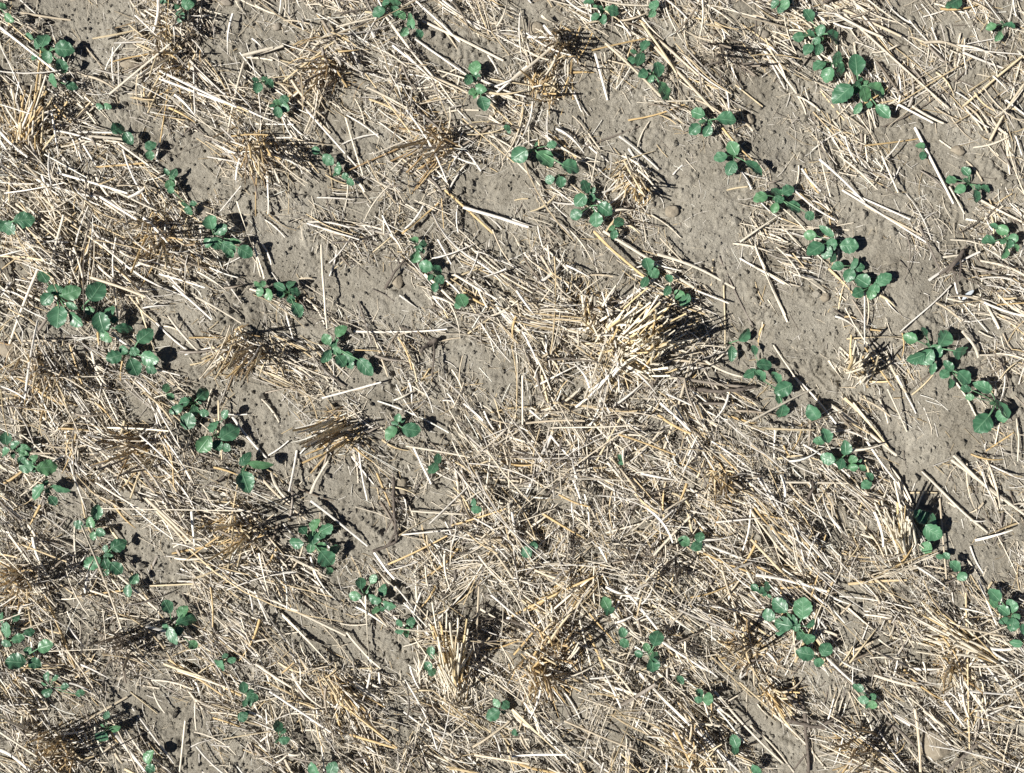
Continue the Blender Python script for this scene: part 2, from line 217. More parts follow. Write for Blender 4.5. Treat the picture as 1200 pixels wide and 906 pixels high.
# stubble tufts: foot px, lean of the stalk tips px, tip spread px, stalks, height m, tone(p pale, g golden, b brown, k dark) | phrase that points at it | look
TUFTS = """
32,176|12,-52|26|26|.09|g|fanned tuft near left top|fanned pale gold stubble tuft leaning up right, beside a black shadow
206,62|-18,10|34|24|.09|g|gold tuft between top rows|gold stubble tuft with spread crossing stalks, shaded on its right
388,78|-22,4|30|26|.10|b|ginger tuft at the top|ginger brown stubble tuft splayed left over grey litter
298,170|8,22|30|24|.13|b|comb shadowed dark tuft|dark brown stubble tuft whose shadow spreads like a comb on soil
524,162|-34,14|26|30|.10|b|brown brush tuft, top centre|brown brush like stubble tuft laid over to the lower left
660,52|-8,10|24|20|.10|b|brown tuft under top edge|brown stubble tuft with a dark heart and short stalks
637,112|4,-16|22|18|.08|g|small gold tuft on soil|small gold stubble tuft standing against bare soil
742,206|-8,14|20|22|.09|g|gold tuft with spiky shadow|gold stubble tuft leaning down with a spiky black shadow at its right
846,62|8,6|24|18|.10|k|grey tuft at upper right|grey weathered stubble tuft with curled leaves and dark hollow
190,272|-8,18|32|26|.10|b|brown crown tuft at left|brown stubble tuft with a crown of drooping leaves
296,404|-26,18|24|26|.10|b|brown tuft swept lower left|dull brown stubble tuft swept to the lower left over crumbled soil
408,498|-40,20|20|30|.10|b|sooty brown tuft, left middle|sooty brown stubble tuft swept left with a black shadow above
52,432|-6,16|34|26|.10|b|shaggy tuft by left edge|shaggy stubble tuft with dark heart and drooping pale leaves
168,524|-40,8|26|32|.09|b|low brown tuft combed left|low brown stubble tuft combed flat towards the left
288,622|-14,8|26|28|.15|g|orange tuft with block shadow|orange footed stubble tuft with a solid black shadow above the soil
720,414|38,-30|62|150|.085|p|big pale right-centre tuft|big pale stubble tuft leaning up right, thick cut stalks, long finger shadows
532,808|-6,-56|30|72|.12|p|tall pale bottom-centre tuft|tall pale gold stubble tuft leaning upward with a shadow on its right
690,672|-30,34|24|18|.07|g|hub of radiating straws|stubble tuft with long straws radiating to the lower left from one hub
630,784|8,18|24|24|.08|g|orange wisp tuft, bottom centre|orange wispy stubble tuft drooping to the lower right
655,764|4,-10|28|24|.11|b|feathery shadowed brown tuft|brown stubble tuft hung with feathery black shadow
880,758|-8,8|26|26|.10|b|rusty tuft by leafy seedlings|rusty brown stubble tuft beside leafy seedlings, drooping left
1020,884|-16,4|34|28|.13|b|ginger tuft, bottom right edge|ginger brown stubble tuft at the bottom edge, right side, beside a dark shadow
395,800|22,34|18|24|.08|g|orange tuft combed down right|orange stubble tuft combed down right along a bare strip
24,680|-14,4|28|28|.12|b|brown tuft, lower left edge|brown stubble tuft with long leaves sweeping left, shadow behind
146,750|-8,10|24|26|.09|k|sooty hollow tuft, lower left|grey brown hollow stubble tuft with sooty middle and curled leaves
72,872|-12,8|30|26|.10|b|brown tuft, bottom left corner|brown stubble tuft with a black blurred shadow to its right
1004,438|6,-14|20|28|.10|p|upright pale tuft, right rows|pale stubble tuft with straight close stalks and a shadow below
902,808|22,22|18|20|.07|g|orange streak tuft, lower right|orange streaked stubble tuft lying along bare soil
1116,778|4,14|26|22|.08|g|golden tuft, lower right corner|golden stubble tuft of thin crossing stalks, loose and low
848,560|4,14|24|22|.08|b|brown wisp tuft in straw|brown wispy stubble tuft half sunk in straw
786,652|-6,10|26|20|.09|k|dark gap tuft in straw|weathered stubble tuft round a dark gap in the straw
1060,640|-6,-36|20|26|.12|p|shadowy tuft by shaded seedling|pale stubble tuft leaning up over long black shadows
1180,782|-72,-36|20|30|.06|p|swept tuft at right edge|pale stubble tuft swept up left with thick stalks over black shadow
225,20|-6,12|22|16|.10|k|dark tuft cut at top|dark stubble tuft shading a small seedling at the top edge
690,350|-6,18|24|22|.08|b|tangled brown tuft near middle|tangled brown stubble tuft beside the big pale one
812,890|4,-14|26|22|.08|g|tan tuft cut at bottom|tan stubble tuft of fine stalks cut by the bottom edge
"""
# stones and clods: px x, px y, width px, height px, rise m, kind, label
STONES = """
272,736,17,19,.013|s|rounded grey brown stone lying in straw lower left, by pale stalks
507,832,14,12,.011|s|smooth tan pebble below the upright pale stubble tuft
447,33,16,11,.010|s|flat grey stone under the seedling at the top, left of centre
239,246,17,18,.012|s|brown stone touching the small seedling at left
325,32,9,10,.008|s|little buff pebble on soil beside top left straw
265,3,14,9,.009|s|pale pinkish stone cut by the top edge
395,788,13,12,.010|s|dull grey pebble among thin straw, bottom left of centre
893,44,14,13,.010|s|brownish stone sunk in dark straw near the top right
16,408,30,22,.016|c|wide smooth soil clod at the left edge
471,571,20,19,.014|c|cracked soil clod right of the lone dark stem
1097,872,38,34,.018|c|big crusted soil clod with a notched shadow, bottom right
987,650,26,16,.014|c|low soil clod below the black stalk shadows
165,42,15,20,.013|c|grey soil clod above the gold stubble tuft
152,75,19,12,.010|c|smooth soil clod just left of the gold stubble tuft
466,330,12,16,.010|c|small round clod below a crossed twig
787,248,15,14,.012|c|soil clod wrapped by spiky shadow
702,350,14,12,.010|c|pale clod on soil beside the tangled tuft
966,348,11,11,.009|c|small pale clod under the right hand seedling row
1120,178,16,12,.010|c|flat clod near the right top bare strip
30,110,16,18,.012|c|dark rimmed clod left of the first shadowed seedling
878,140,11,12,.009|c|small soil clod beside the yellow straw tip
628,34,18,15,.012|c|soil clod left of the brown tuft under the top edge
"""
# dead weed stems: polyline px, width px, label
TWIGS = """
512,398 503,404 494,412|6|short thick dark brown twig on pale litter near centre left
462,560 463,590 466,632|4.5|upright dark weathered stem standing by cracked soil
437,645 452,640 466,633|4|short dark twig meeting the foot of the weathered stem
806,455 840,459 866,456 886,453|5|long grey weed stem below the big pale tuft
452,338 462,322 476,304|3.5|thin crossed twig over cracked soil left of centre
920,842 950,848 984,850|5|grey branched weed stem across the bottom right strip
937,812 941,835 947,905|5|weathered upright stem beside the bottom right strip
942,590 948,572 944,560|4|short dark stick beside the straw deep in shadow
1126,295 1112,310 1104,322|5|brown split stick at the right, propped on straw
"""
# bare strips between the drill rows: half width px, strength | polyline px
BARE = """
26,.9|690,95 735,165
30,1|775,165 800,240 850,310 905,395 940,440
26,.9|890,120 925,200
26,.9|1000,235 1050,320 1085,385 1105,450 1135,500
24,.9|1050,150 1105,185 1165,205
26,.9|945,370 985,430 1000,440
28,.9|1040,500 1075,560 1110,625 1160,660
22,.8|60,8 120,25
20,.7|290,25 330,45
26,.9|150,150 200,180 235,215
28,.9|300,250 335,290 360,325 430,340 470,355
22,.9|385,145 415,175
22,.9|505,35 565,70
26,.9|545,215 600,225 560,260
26,.9|170,380 215,410
28,1|290,455 335,520 390,575 440,630
22,.8|415,440 440,470
24,.9|150,630 205,690
24,.9|165,825 215,870 240,900
24,.8|420,745 470,770
24,1|880,840 925,890 950,910
20,.8|660,820 680,860
24,.8|540,420 590,440
22,.8|335,720 370,745
20,.7|985,690 1010,730
22,.8|270,370 300,360
20,.7|500,600 520,570
20,.7|700,300 735,330
"""
# ------------------------------------------------------------------ small helpers
def tag(o, label=None, cat=None, group=None, kind=None):
    if label: o['label'] = label
    if cat: o['category'] = cat
    if group: o['group'] = group
    if kind: o['kind'] = kind
    return o

def new_mesh(name, verts, faces, mat=None, smooth=True):
    me = bpy.data.meshes.new(name)
    me.from_pydata([tuple(v) for v in verts], [], [tuple(f) for f in faces])
    if smooth: me.polygons.foreach_set('use_smooth', [True] * len(me.polygons))
    for m in (mat if isinstance(mat, (list, tuple)) else [mat]):
        if m: me.materials.append(m)
    me.update()
    return me

def big_mesh(name, verts, quads, mat, smooth=True, color=None):
    """verts (n,3), quads (m,4) arrays -> mesh, optional per-vertex albedo"""
    me = bpy.data.meshes.new(name)
    n, m = len(verts), len(quads)
    k = quads.shape[1]
    me.vertices.add(n); me.vertices.foreach_set('co', verts.astype(np.float32).ravel())
    me.loops.add(m * k); me.loops.foreach_set('vertex_index', quads.astype(np.int32).ravel())
    me.polygons.add(m)
    me.polygons.foreach_set('loop_start', np.arange(0, m * k, k, dtype=np.int32))
    me.polygons.foreach_set('loop_total', np.full(m, k, dtype=np.int32))
    me.polygons.foreach_set('use_smooth', np.full(m, smooth, dtype=bool))
    if color is not None:
        a = me.color_attributes.new('tint', 'FLOAT_COLOR', 'POINT')
        c = np.ones((n, 4), np.float32); c[:, :3] = color
        a.data.foreach_set('color', c.ravel())
    me.materials.append(mat)
    me.update(calc_edges=True)
    me.validate()
    return me

def link(name, me, parent=None):
    o = bpy.data.objects.new(name, me)
    COL.objects.link(o)
    if parent: o.parent = parent
    return o

def tilepx(t, x, y):
    ox, oy = TILE[t]
    return ox + x / 3.75, oy + y / 3.75

def at(px, py, z=0.0):
    """point at height z seen at photo pixel px, py"""
    f = S * (H - z) / H
    return np.array([(px - 600) * f, (453 - py) * f, z])

# ------------------------------------------------------------------ materials
def mat_new(name):
    m = bpy.data.materials.new(name); m.use_nodes = True
    nt = m.node_tree
    return m, nt, nt.nodes['Principled BSDF'], nt.nodes, nt.links

def ramp(N, stops):
    r = N.new('ShaderNodeValToRGB')
    e = r.color_ramp.elements
    e[0].position, e[0].color = stops[0][0], (*stops[0][1], 1)
    e[1].position, e[1].color = stops[-1][0], (*stops[-1][1], 1)
    for p, c in stops[1:-1]:
        x = e.new(p); x.color = (*c, 1)
    return r

def noise(N, L, vec, scale, detail=4, rough=.6):
    t = N.new('ShaderNodeTexNoise'); t.inputs['Scale'].default_value = scale
    t.inputs['Detail'].default_value = detail; t.inputs['Roughness'].default_value = rough
    if vec is not None: L.new(vec, t.inputs['Vector'])
    return t

def mix(N, L, a, b, fac, mode='MIX'):
    x = N.new('ShaderNodeMix'); x.data_type = 'RGBA'; x.blend_type = mode
    for sck, v in ((x.inputs[6], a), (x.inputs[7], b), (x.inputs[0], fac)):
        if hasattr(v, 'is_linked'): L.new(v, sck)
        elif isinstance(v, (int, float)): sck.default_value = v
        else: sck.default_value = (*v, 1)
    return x.outputs[2]

def soil_material():
    m, nt, B, N, L = mat_new('soil')
    g = N.new('ShaderNodeNewGeometry').outputs['Position']
    n1 = noise(N, L, g, 5, 5); n2 = noise(N, L, g, 60, 6, .7); n3 = noise(N, L, g, 420, 4, .75)
    r1 = ramp(N, [(.3, (.232, .210, .168)), (.5, (.308, .283, .232)), (.72, (.370, .345, .290))]); L.new(n1.outputs['Fac'], r1.inputs[0])
    r2 = ramp(N, [(.32, (.62, .60, .57)), (.52, (1, 1, 1)), (.72, (1.18, 1.18, 1.17))]); L.new(n2.outputs['Fac'], r2.inputs[0])
    r3 = ramp(N, [(.34, (.62, .61, .59)), (.5, (1, 1, 1)), (.70, (1.22, 1.22, 1.2))]); L.new(n3.outputs['Fac'], r3.inputs[0])
    c = mix(N, L, r1.outputs[0], r2.outputs[0], .65, 'MULTIPLY')
    c = mix(N, L, c, r3.outputs[0], .7, 'MULTIPLY')
    L.new(c, B.inputs['Base Color'])
    B.inputs['Roughness'].default_value = .95
    B.inputs['Specular IOR Level'].default_value = .15
    n4 = noise(N, L, g, 260, 5, .7); n5 = noise(N, L, g, 900, 3, .7)
    add = N.new('ShaderNodeMath'); add.operation = 'ADD'
    mu = N.new('ShaderNodeMath'); mu.operation = 'MULTIPLY'; mu.inputs[1].default_value = .35
    L.new(n5.outputs['Fac'], mu.inputs[0]); L.new(n4.outputs['Fac'], add.inputs[0]); L.new(mu.outputs[0], add.inputs[1])
    bp = N.new('ShaderNodeBump'); bp.inputs['Distance'].default_value = .0042; bp.inputs['Strength'].default_value = 1.0
    L.new(add.outputs[0], bp.inputs['Height']); L.new(bp.outputs[0], B.inputs['Normal'])
    return m

def straw_material(name, source):
    """dry straw; albedo from the object colour or from the 'tint' attribute, with streaks and age spots"""
    m, nt, B, N, L = mat_new(name)
    if source == 'object':
        oi = N.new('ShaderNodeObjectInfo'); base = oi.outputs['Color']
        tc = N.new('ShaderNodeTexCoord'); mp = N.new('ShaderNodeMapping')
        mp.inputs['Scale'].default_value = (1.5, 1.5, 5)
        cb = N.new('ShaderNodeVectorMath'); cb.operation = 'ADD'
        L.new(tc.outputs['Object'], mp.inputs[0]); L.new(mp.outputs[0], cb.inputs[0]); 
        sc3 = N.new('ShaderNodeVectorMath'); sc3.operation = 'SCALE'; sc3.inputs[0].default_value = (37, 51, 83)
        L.new(oi.outputs['Random'], sc3.inputs['Scale']); L.new(sc3.outputs[0], cb.inputs[1])
        vec = cb.outputs[0]; s = 1.0
    else:
        at_ = N.new('ShaderNodeAttribute'); at_.attribute_name = 'tint'; base = at_.outputs['Color']
        vec = N.new('ShaderNodeNewGeometry').outputs['Position']; s = 130
    n = noise(N, L, vec, s, 4, .65)
    r = ramp(N, [(.30, (.60, .56, .50)), (.50, (1, 1, 1)), (.74, (1.16, 1.15, 1.12))]); L.new(n.outputs['Fac'], r.inputs[0])
    L.new(mix(N, L, base, r.outputs[0], .75, 'MULTIPLY'), B.inputs['Base Color'])
    B.inputs['Roughness'].default_value = .48
    B.inputs['Specular IOR Level'].default_value = .4
    return m

def leaf_material():
    m, nt, B, N, L = mat_new('canola_leaf')
    uv = N.new('ShaderNodeUVMap'); uv.uv_map = 'UVMap'
    sp = N.new('ShaderNodeSeparateXYZ'); L.new(uv.outputs[0], sp.inputs[0])
    def M(op, a, b=None):
        x = N.new('ShaderNodeMath'); x.operation = op
        for i, v in enumerate((a, b)):
            if v is None: continue
            if hasattr(v, 'is_linked'): L.new(v, x.inputs[i])
            else: x.inputs[i].default_value = v
        return x.outputs[0]
    u = M('ABSOLUTE', M('SUBTRACT', M('MULTIPLY', sp.outputs[0], 2), 1))
    def line(d, w):                    # 1 on the line, 0 beyond w
        x = N.new('ShaderNodeMapRange'); x.interpolation_type = 'SMOOTHSTEP'
        x.inputs[1].default_value = 0; x.inputs[2].default_value = w; x.inputs[3].default_value = 1; x.inputs[4].default_value = 0
        L.new(d, x.inputs[0]); return x.outputs[0]
    mid = line(u, .11)
    fr = M('FRACT', M('SUBTRACT', M('MULTIPLY', sp.outputs[1], 5), M('MULTIPLY', u, 1.6)))
    side = M('MULTIPLY', line(M('ABSOLUTE', M('SUBTRACT', fr, .5)), .12), .45)
    vein = M('MAXIMUM', mid, side)
    oi = N.new('ShaderNodeObjectInfo')
    g = N.new('ShaderNodeNewGeometry').outputs['Position']
    n = noise(N, L, g, 140, 4)
    r0 = ramp(N, [(0, (.042, .120, .062)), (.45, (.058, .150, .080)), (.75, (.076, .188, .098)), (1, (.090, .205, .092))]); L.new(oi.outputs['Random'], r0.inputs[0])
    r1 = ramp(N, [(.3, (.8, .8, .8)), (.7, (1.15, 1.15, 1.15))]); L.new(n.outputs['Fac'], r1.inputs[0])
    c = mix(N, L, r0.outputs[0], r1.outputs[0], .7, 'MULTIPLY')
    c = mix(N, L, c, (.19, .33, .20), M('MULTIPLY', vein, .5))
    L.new(c, B.inputs['Base Color'])
    B.inputs['Roughness'].default_value = .40
    B.inputs['Specular IOR Level'].default_value = .5
    bp = N.new('ShaderNodeBump'); bp.inputs['Distance'].default_value = .0008; bp.inputs['Strength'].default_value = .6; bp.invert = True
    L.new(vein, bp.inputs['Height']); L.new(bp.outputs[0], B.inputs['Normal'])
    return m

def plain_material(name, lo, hi, scale, rough=.8, bump=.0006):
    m, nt, B, N, L = mat_new(name)
    g = N.new('ShaderNodeNewGeometry').outputs['Position']
    n = noise(N, L, g, scale, 5, .65)
    r = ramp(N, [(.3, lo), (.7, hi)]); L.new(n.outputs['Fac'], r.inputs[0])
    L.new(r.outputs[0], B.inputs['Base Color']); B.inputs['Roughness'].default_value = rough
    B.inputs['Specular IOR Level'].default_value = .25
    bp = N.new('ShaderNodeBump'); bp.inputs['Distance'].default_value = bump
    L.new(n.outputs['Fac'], bp.inputs['Height']); L.new(bp.outputs[0], B.inputs['Normal'])
    return m

SOIL = soil_material()
STRAW_O = straw_material('straw', 'object')
STRAW_A = straw_material('straw_litter', 'tint')
LEAF = leaf_material()
PETIOLE = plain_material('canola_petiole', (.10, .22, .11), (.16, .29, .16), 200, .5, .0002)
STONE = plain_material('stone', (.20, .175, .14), (.34, .30, .24), 90, .85)
CLOD = plain_material('clod', (.215, .182, .135), (.31, .27, .205), 160, .95, .0014)
TWIG = plain_material('weathered_stem', (.07, .055, .045), (.17, .145, .12), 150, .85)
CHIP = plain_material('white_chip', (.42, .46, .49), (.5, .54, .57), 60, .5)

# tones of dry straw, linear albedo
def tone(k, jit=.10):
    w = random.random()
    if k == 'w':   # bleached
        c = np.array([.66, .595, .48]) if w < .5 else (np.array([.72, .68, .61]) if w < .85 else np.array([.53, .45, .33]))
    elif k == 'p': c = np.array([.72, .66, .53]) if w < .78 else np.array([.60, .47, .26])
    elif k == 'g': c = np.array([.55, .40, .20]) if w < .5 else np.array([.60, .50, .33])
    elif k == 'b': c = np.array([.36, .25, .13]) if w < .45 else (np.array([.25, .185, .115]) if w < .75 else np.array([.50, .37, .20]))
    elif k == 'k': c = np.array([.20, .165, .125]) if w < .6 else np.array([.32, .27, .21])
    else: c = np.array([.17, .145, .12]) if w < .6 else np.array([.26, .225, .185])     # d
    return np.clip(c * (1 + random.uniform(-jit, jit)), 0, .8)

# ------------------------------------------------------------------ terrain
GX, GY, STEP = 3.2, 2.6, .0026
nx, ny = int(GX / STEP) + 1, int(GY / STEP) + 1
def band(lo, hi, seed):
    """zero mean noise field with wavelengths lo..hi metres"""
    r = np.random.default_rng(seed)
    f = np.fft.rfft2(r.standard_normal((ny, nx)))
    ky = np.fft.fftfreq(ny, STEP)[:, None]; kx = np.fft.rfftfreq(nx, STEP)[None, :]
    k = np.hypot(kx, ky) + 1e-9
    w = np.exp(-(np.log(k * math.sqrt(lo * hi)) / (math.log(hi / lo) * .5)) ** 2) / k
    a = np.fft.irfft2(f * w, s=(ny, nx))
    return a / a.std()
hx = (np.arange(nx) - (nx - 1) / 2) * STEP
hy = (np.arange(ny) - (ny - 1) / 2) * STEP
b1, b2, b3, b4 = band(.25, .8, 1), band(.035, .10, 2), band(.010, .028, 3), band(.005, .010, 4)
patch = np.clip(.55 + .45 * band(.08, .3, 5), .15, 1.6)      # crusted and crumbly patches
HT = .0055 * b1 + .0026 * np.tanh(1.5 * b2) * patch + .0013 * np.tanh(2.2 * b3) * patch + .0007 * np.tanh(1.6 * b4)
crack = np.minimum(np.abs(band(.03, .09, 6)), np.abs(band(.05, .16, 8)) * 1.3); HT -= .0045 * np.exp(-(crack / .05) ** 2) * np.clip(patch * 2 - .9, 0, 1)
# loose crumbs pressed into the surface
r_ = np.random.default_rng(11)
for i in range(9000):
    cx, cy = r_.uniform(0, nx), r_.uniform(0, ny)
    R = r_.choice([1.4, 1.9, 2.6, 3.6, 5.0], p=[.50, .32, .14, .04, 0]) * r_.uniform(.8, 1.2)
    e = int(R) + 2
    x0, x1, y0, y1 = max(0, int(cx) - e), min(nx, int(cx) + e + 1), max(0, int(cy) - e), min(ny, int(cy) + e + 1)
    if x1 <= x0 or y1 <= y0: continue
    yy, xx = np.mgrid[y0:y1, x0:x1]
    a = r_.uniform(0, 3.14); q = r_.uniform(.65, 1)
    dx, dy = xx - cx, yy - cy
    d2 = ((dx * math.cos(a) + dy * math.sin(a)) ** 2 + ((dy * math.cos(a) - dx * math.sin(a)) / q) ** 2) / (R * R)
    HT[y0:y1, x0:x1] += STEP * R * r_.uniform(.35, .8) * np.sqrt(np.clip(1 - d2, 0, 1))
fade = np.minimum(1, np.minimum((GX / 2 - np.abs(hx))[None, :], (GY / 2 - np.abs(hy))[:, None]) / .12)
HT *= np.clip(fade, 0, 1)

def ground_z(x, y):
    i = np.clip(np.rint(np.asarray(x) / STEP + (nx - 1) / 2).astype(int), 0, nx - 1)
    j = np.clip(np.rint(np.asarray(y) / STEP + (ny - 1) / 2).astype(int), 0, ny - 1)
    return HT[j, i]

STRIPS = []
for line in BARE.strip().splitlines():
    hd, pl = line.split('|'); a_ = hd.split(',')
    STRIPS.append((float(a_[0]), float(a_[1]), [tuple(map(float, q.split(','))) for q in pl.split()]))
CV = np.array([[int(c) for c in r] for r in COVER.split()], float)
def cover(x, y):
    """litter thickness 0..9 at ground point, bilinear"""
    u = np.clip((np.asarray(x) / S + 600) / 50 - .5, 0, 22.999); v = np.clip((453 - np.asarray(y) / S) / 50 - .5, 0, 16.999)
    i, j = u.astype(int), v.astype(int); fu, fv = u - i, v - j
    c = (CV[j, i] * (1 - fu) * (1 - fv) + CV[j, i + 1] * fu * (1 - fv) + CV[j + 1, i] * (1 - fu) * fv + CV[j + 1, i + 1] * fu * fv)
    px = np.asarray(x) / S + 600; py = 453 - np.asarray(y) / S
    keep = 1.0
    for half, st, P in STRIPS:
        dm = 1e9
        for (x1, y1), (x2, y2) in zip(P[:-1], P[1:]):
            ex, ey = x2 - x1, y2 - y1
            t = np.clip(((px - x1) * ex + (py - y1) * ey) / (ex * ex + ey * ey), 0, 1)
            dm = np.minimum(dm, np.hypot(px - x1 - t * ex, py - y1 - t * ey))
        keep = keep * (1 - st * np.exp(-(dm / half) ** 4))
    return c * keep

# the litter is heaped in places: how many times the usual thickness, flat round the seedlings
MND = np.clip(1 + 1.0 * band(.07, .20, 52), .35, 3.2)
def mound(x, y):
    i = np.clip(np.rint(np.asarray(x) / STEP + (nx - 1) / 2).astype(int), 0, nx - 1)
    j = np.clip(np.rint(np.asarray(y) / STEP + (ny - 1) / 2).astype(int), 0, ny - 1)
    return MND[j, i]
for line in PLANTS.strip().splitlines():
    t_, hb_, _ = line.split('|'); p_ = tilepx(int(t_), *map(float, hb_.split(','))); p_ = at(*p_)
    i_, j_ = int(p_[0] / STEP + nx / 2), int(p_[1] / STEP + ny / 2)
    x0, x1, y0, y1 = max(0, i_ - 45), min(nx, i_ + 46), max(0, j_ - 45), min(ny, j_ + 46)
    yy, xx = np.mgrid[y0:y1, x0:x1]
    g_ = np.exp(-(((xx - i_) ** 2 + (yy - j_) ** 2) / 22. ** 2) ** 1.5)
    MND[y0:y1, x0:x1] = MND[y0:y1, x0:x1] * (1 - g_) + np.minimum(MND[y0:y1, x0:x1], .8) * g_

# one sheet: fine plot in the middle, stretching out flat to the horizon
ax = np.concatenate([[-1500, -200, -30, -6], hx, [6, 30, 200, 1500]])
ay = np.concatenate([[-1500, -200, -30, -6], hy, [6, 30, 200, 1500]])
Z = np.zeros((len(ay), len(ax))); Z[4:-4, 4:-4] = HT
XX, YY = np.meshgrid(ax, ay)
V = np.stack([XX.ravel(), YY.ravel(), Z.ravel()], 1)
w_ = len(ax); jj, ii = np.mgrid[0:len(ay) - 1, 0:w_ - 1]
q0 = (jj * w_ + ii).ravel()
ground = link('ground', big_mesh('ground', V, np.stack([q0, q0 + 1, q0 + w_ + 1, q0 + w_], 1), SOIL))
tag(ground, 'dry grey beige crusted soil of the field', 'soil', kind='structure')

# ------------------------------------------------------------------ straw shapes (unit length along z, unit radius)
def tube(nseg, sides, bow=0, taper=0, node=(), flat=.72, kink=0, seed=0, split=0):
    r = random.Random(seed)
    V, F = [], []
    p1, p2 = r.uniform(0, 6.28), r.uniform(0, 6.28)
    for i in range(nseg + 1):
        t = i / nseg
        rad = 1 - taper * t
        for nd in node: rad *= 1 + .35 * math.exp(-((t - nd) / .012) ** 2)
        cx = bow * 4 * t * (1 - t) + kink * max(0, t - .55)
        cy = .3 * bow * math.sin(6.28 * t + p1)
        tw = split * 1.2 * t + p2
        for k in range(sides):
            a = 6.2832 * k / sides
            x, y = math.cos(a) * rad, math.sin(a) * rad * flat
            if split: x, y = x * 1.15, y * .35
            V.append((x * math.cos(tw * split) - y * math.sin(tw * split), x * math.sin(tw * split) + y * math.cos(tw * split), t, cx, cy))
    for i in range(nseg):
        for k in range(sides):
            a, b = i * sides + k, i * sides + (k + 1) % sides
            F.append((a, b, b + sides, a + sides))
    return np.array(V), np.array(F)
# rows hold x,y (radius units), z, then bow offsets in length units

def variant_mesh(name, tv, aspect, mat, cap=True, sides=8):
    """mesh in unit space for an object scaled (w, w, L): bow must be divided by width, so fix an aspect"""
    V = tv[0][:, :3].copy(); V[:, 0] += tv[0][:, 3] * aspect; V[:, 1] += tv[0][:, 4] * aspect
    F = [tuple(f) for f in tv[1]]
    if cap:
        n = len(V)
        F += [tuple(reversed(range(sides))), tuple(range(n - sides, n))]
    return new_mesh(name, V, F, mat)

SV = []
for i in range(14):
    bow = [0, .012, .03, .05, -.02, .015, .07][i % 7]
    SV.append(variant_mesh('straw', tube(14, 8, bow, .15 if i % 3 else .3, [(.31,), (.62,), (), (.12, .78)][i % 4], .7, .10 if i % 5 == 3 else 0, i, 1 if i % 6 == 5 else 0), 26, STRAW_O))
TV = []
for i in range(10):
    TV.append(variant_mesh('stalk', tube(8, 7, [.02, .05, -.03, 0, .08][i % 5], .1, [(.4,), (), (.7,)][i % 3], .85, .06 if i % 4 == 3 else 0, 40 + i, 1 if i % 7 == 6 else 0), 22, STRAW_O, True, 7))

def place_stick(o, p, q, width, roll):
    p, q = Vector(p), Vector(q); d = q - p
    rot = d.to_track_quat('Z', 'Y') @ Quaternion((0, 0, 1), roll)
    o.matrix_world = Matrix.LocRotScale(p, rot, Vector((width / 2, width / 2, d.length)))

# ------------------------------------------------------------------ landmarks for describing where things lie
MARKS = []      # (px, py, phrase)
def direction(dx, dy):
    """word for the way from a landmark to a thing, image px"""
    a = math.degrees(math.atan2(-dy, dx)) % 360
    return ['right of', 'above right of', 'above', 'above left of', 'left of', 'below left of', 'below', 'below right of'][int(((a + 22.5) % 360) // 45)]
def nearest_mark(px, py, skip=None, n=1):
    s = sorted(MARKS, key=lambda m: (m[0] - px) ** 2 + (m[1] - py) ** 2)
    return s[n - 1]
ORD = ['nearest', 'second nearest', 'third nearest', 'fourth nearest', 'fifth nearest', 'sixth nearest', 'seventh nearest', 'eighth nearest']

# ------------------------------------------------------------------ stubble tufts
def ribbon_mesh(items, name):
    """items: list of (points Nx3, width, colour) -> curved strips with thickness"""
    V, F, C = [], [], []
    for pts, w, c in items:
        n0 = len(V); n = len(pts)
        for i, p in enumerate(pts):
            d = pts[min(i + 1, n - 1)] - pts[max(i - 1, 0)]
            s = np.cross(d, [.13, .07, 1]); s /= (np.linalg.norm(s) + 1e-9)
            ww = w * (1 - .75 * (i / (n - 1)) ** 2) * .5
            up = np.array([0, 0, w * .10])
            V += [p - s * ww, p + up, p + s * ww, p - up * .6]; C += [c] * 4
        for i in range(n - 1):
            for k in range(4):
                a, b = n0 + i * 4 + k, n0 + i * 4 + (k + 1) % 4
                F.append((a, b, b + 4, a + 4))
    return big_mesh(name, np.array(V), np.array(F), STRAW_A, True, np.array(C))

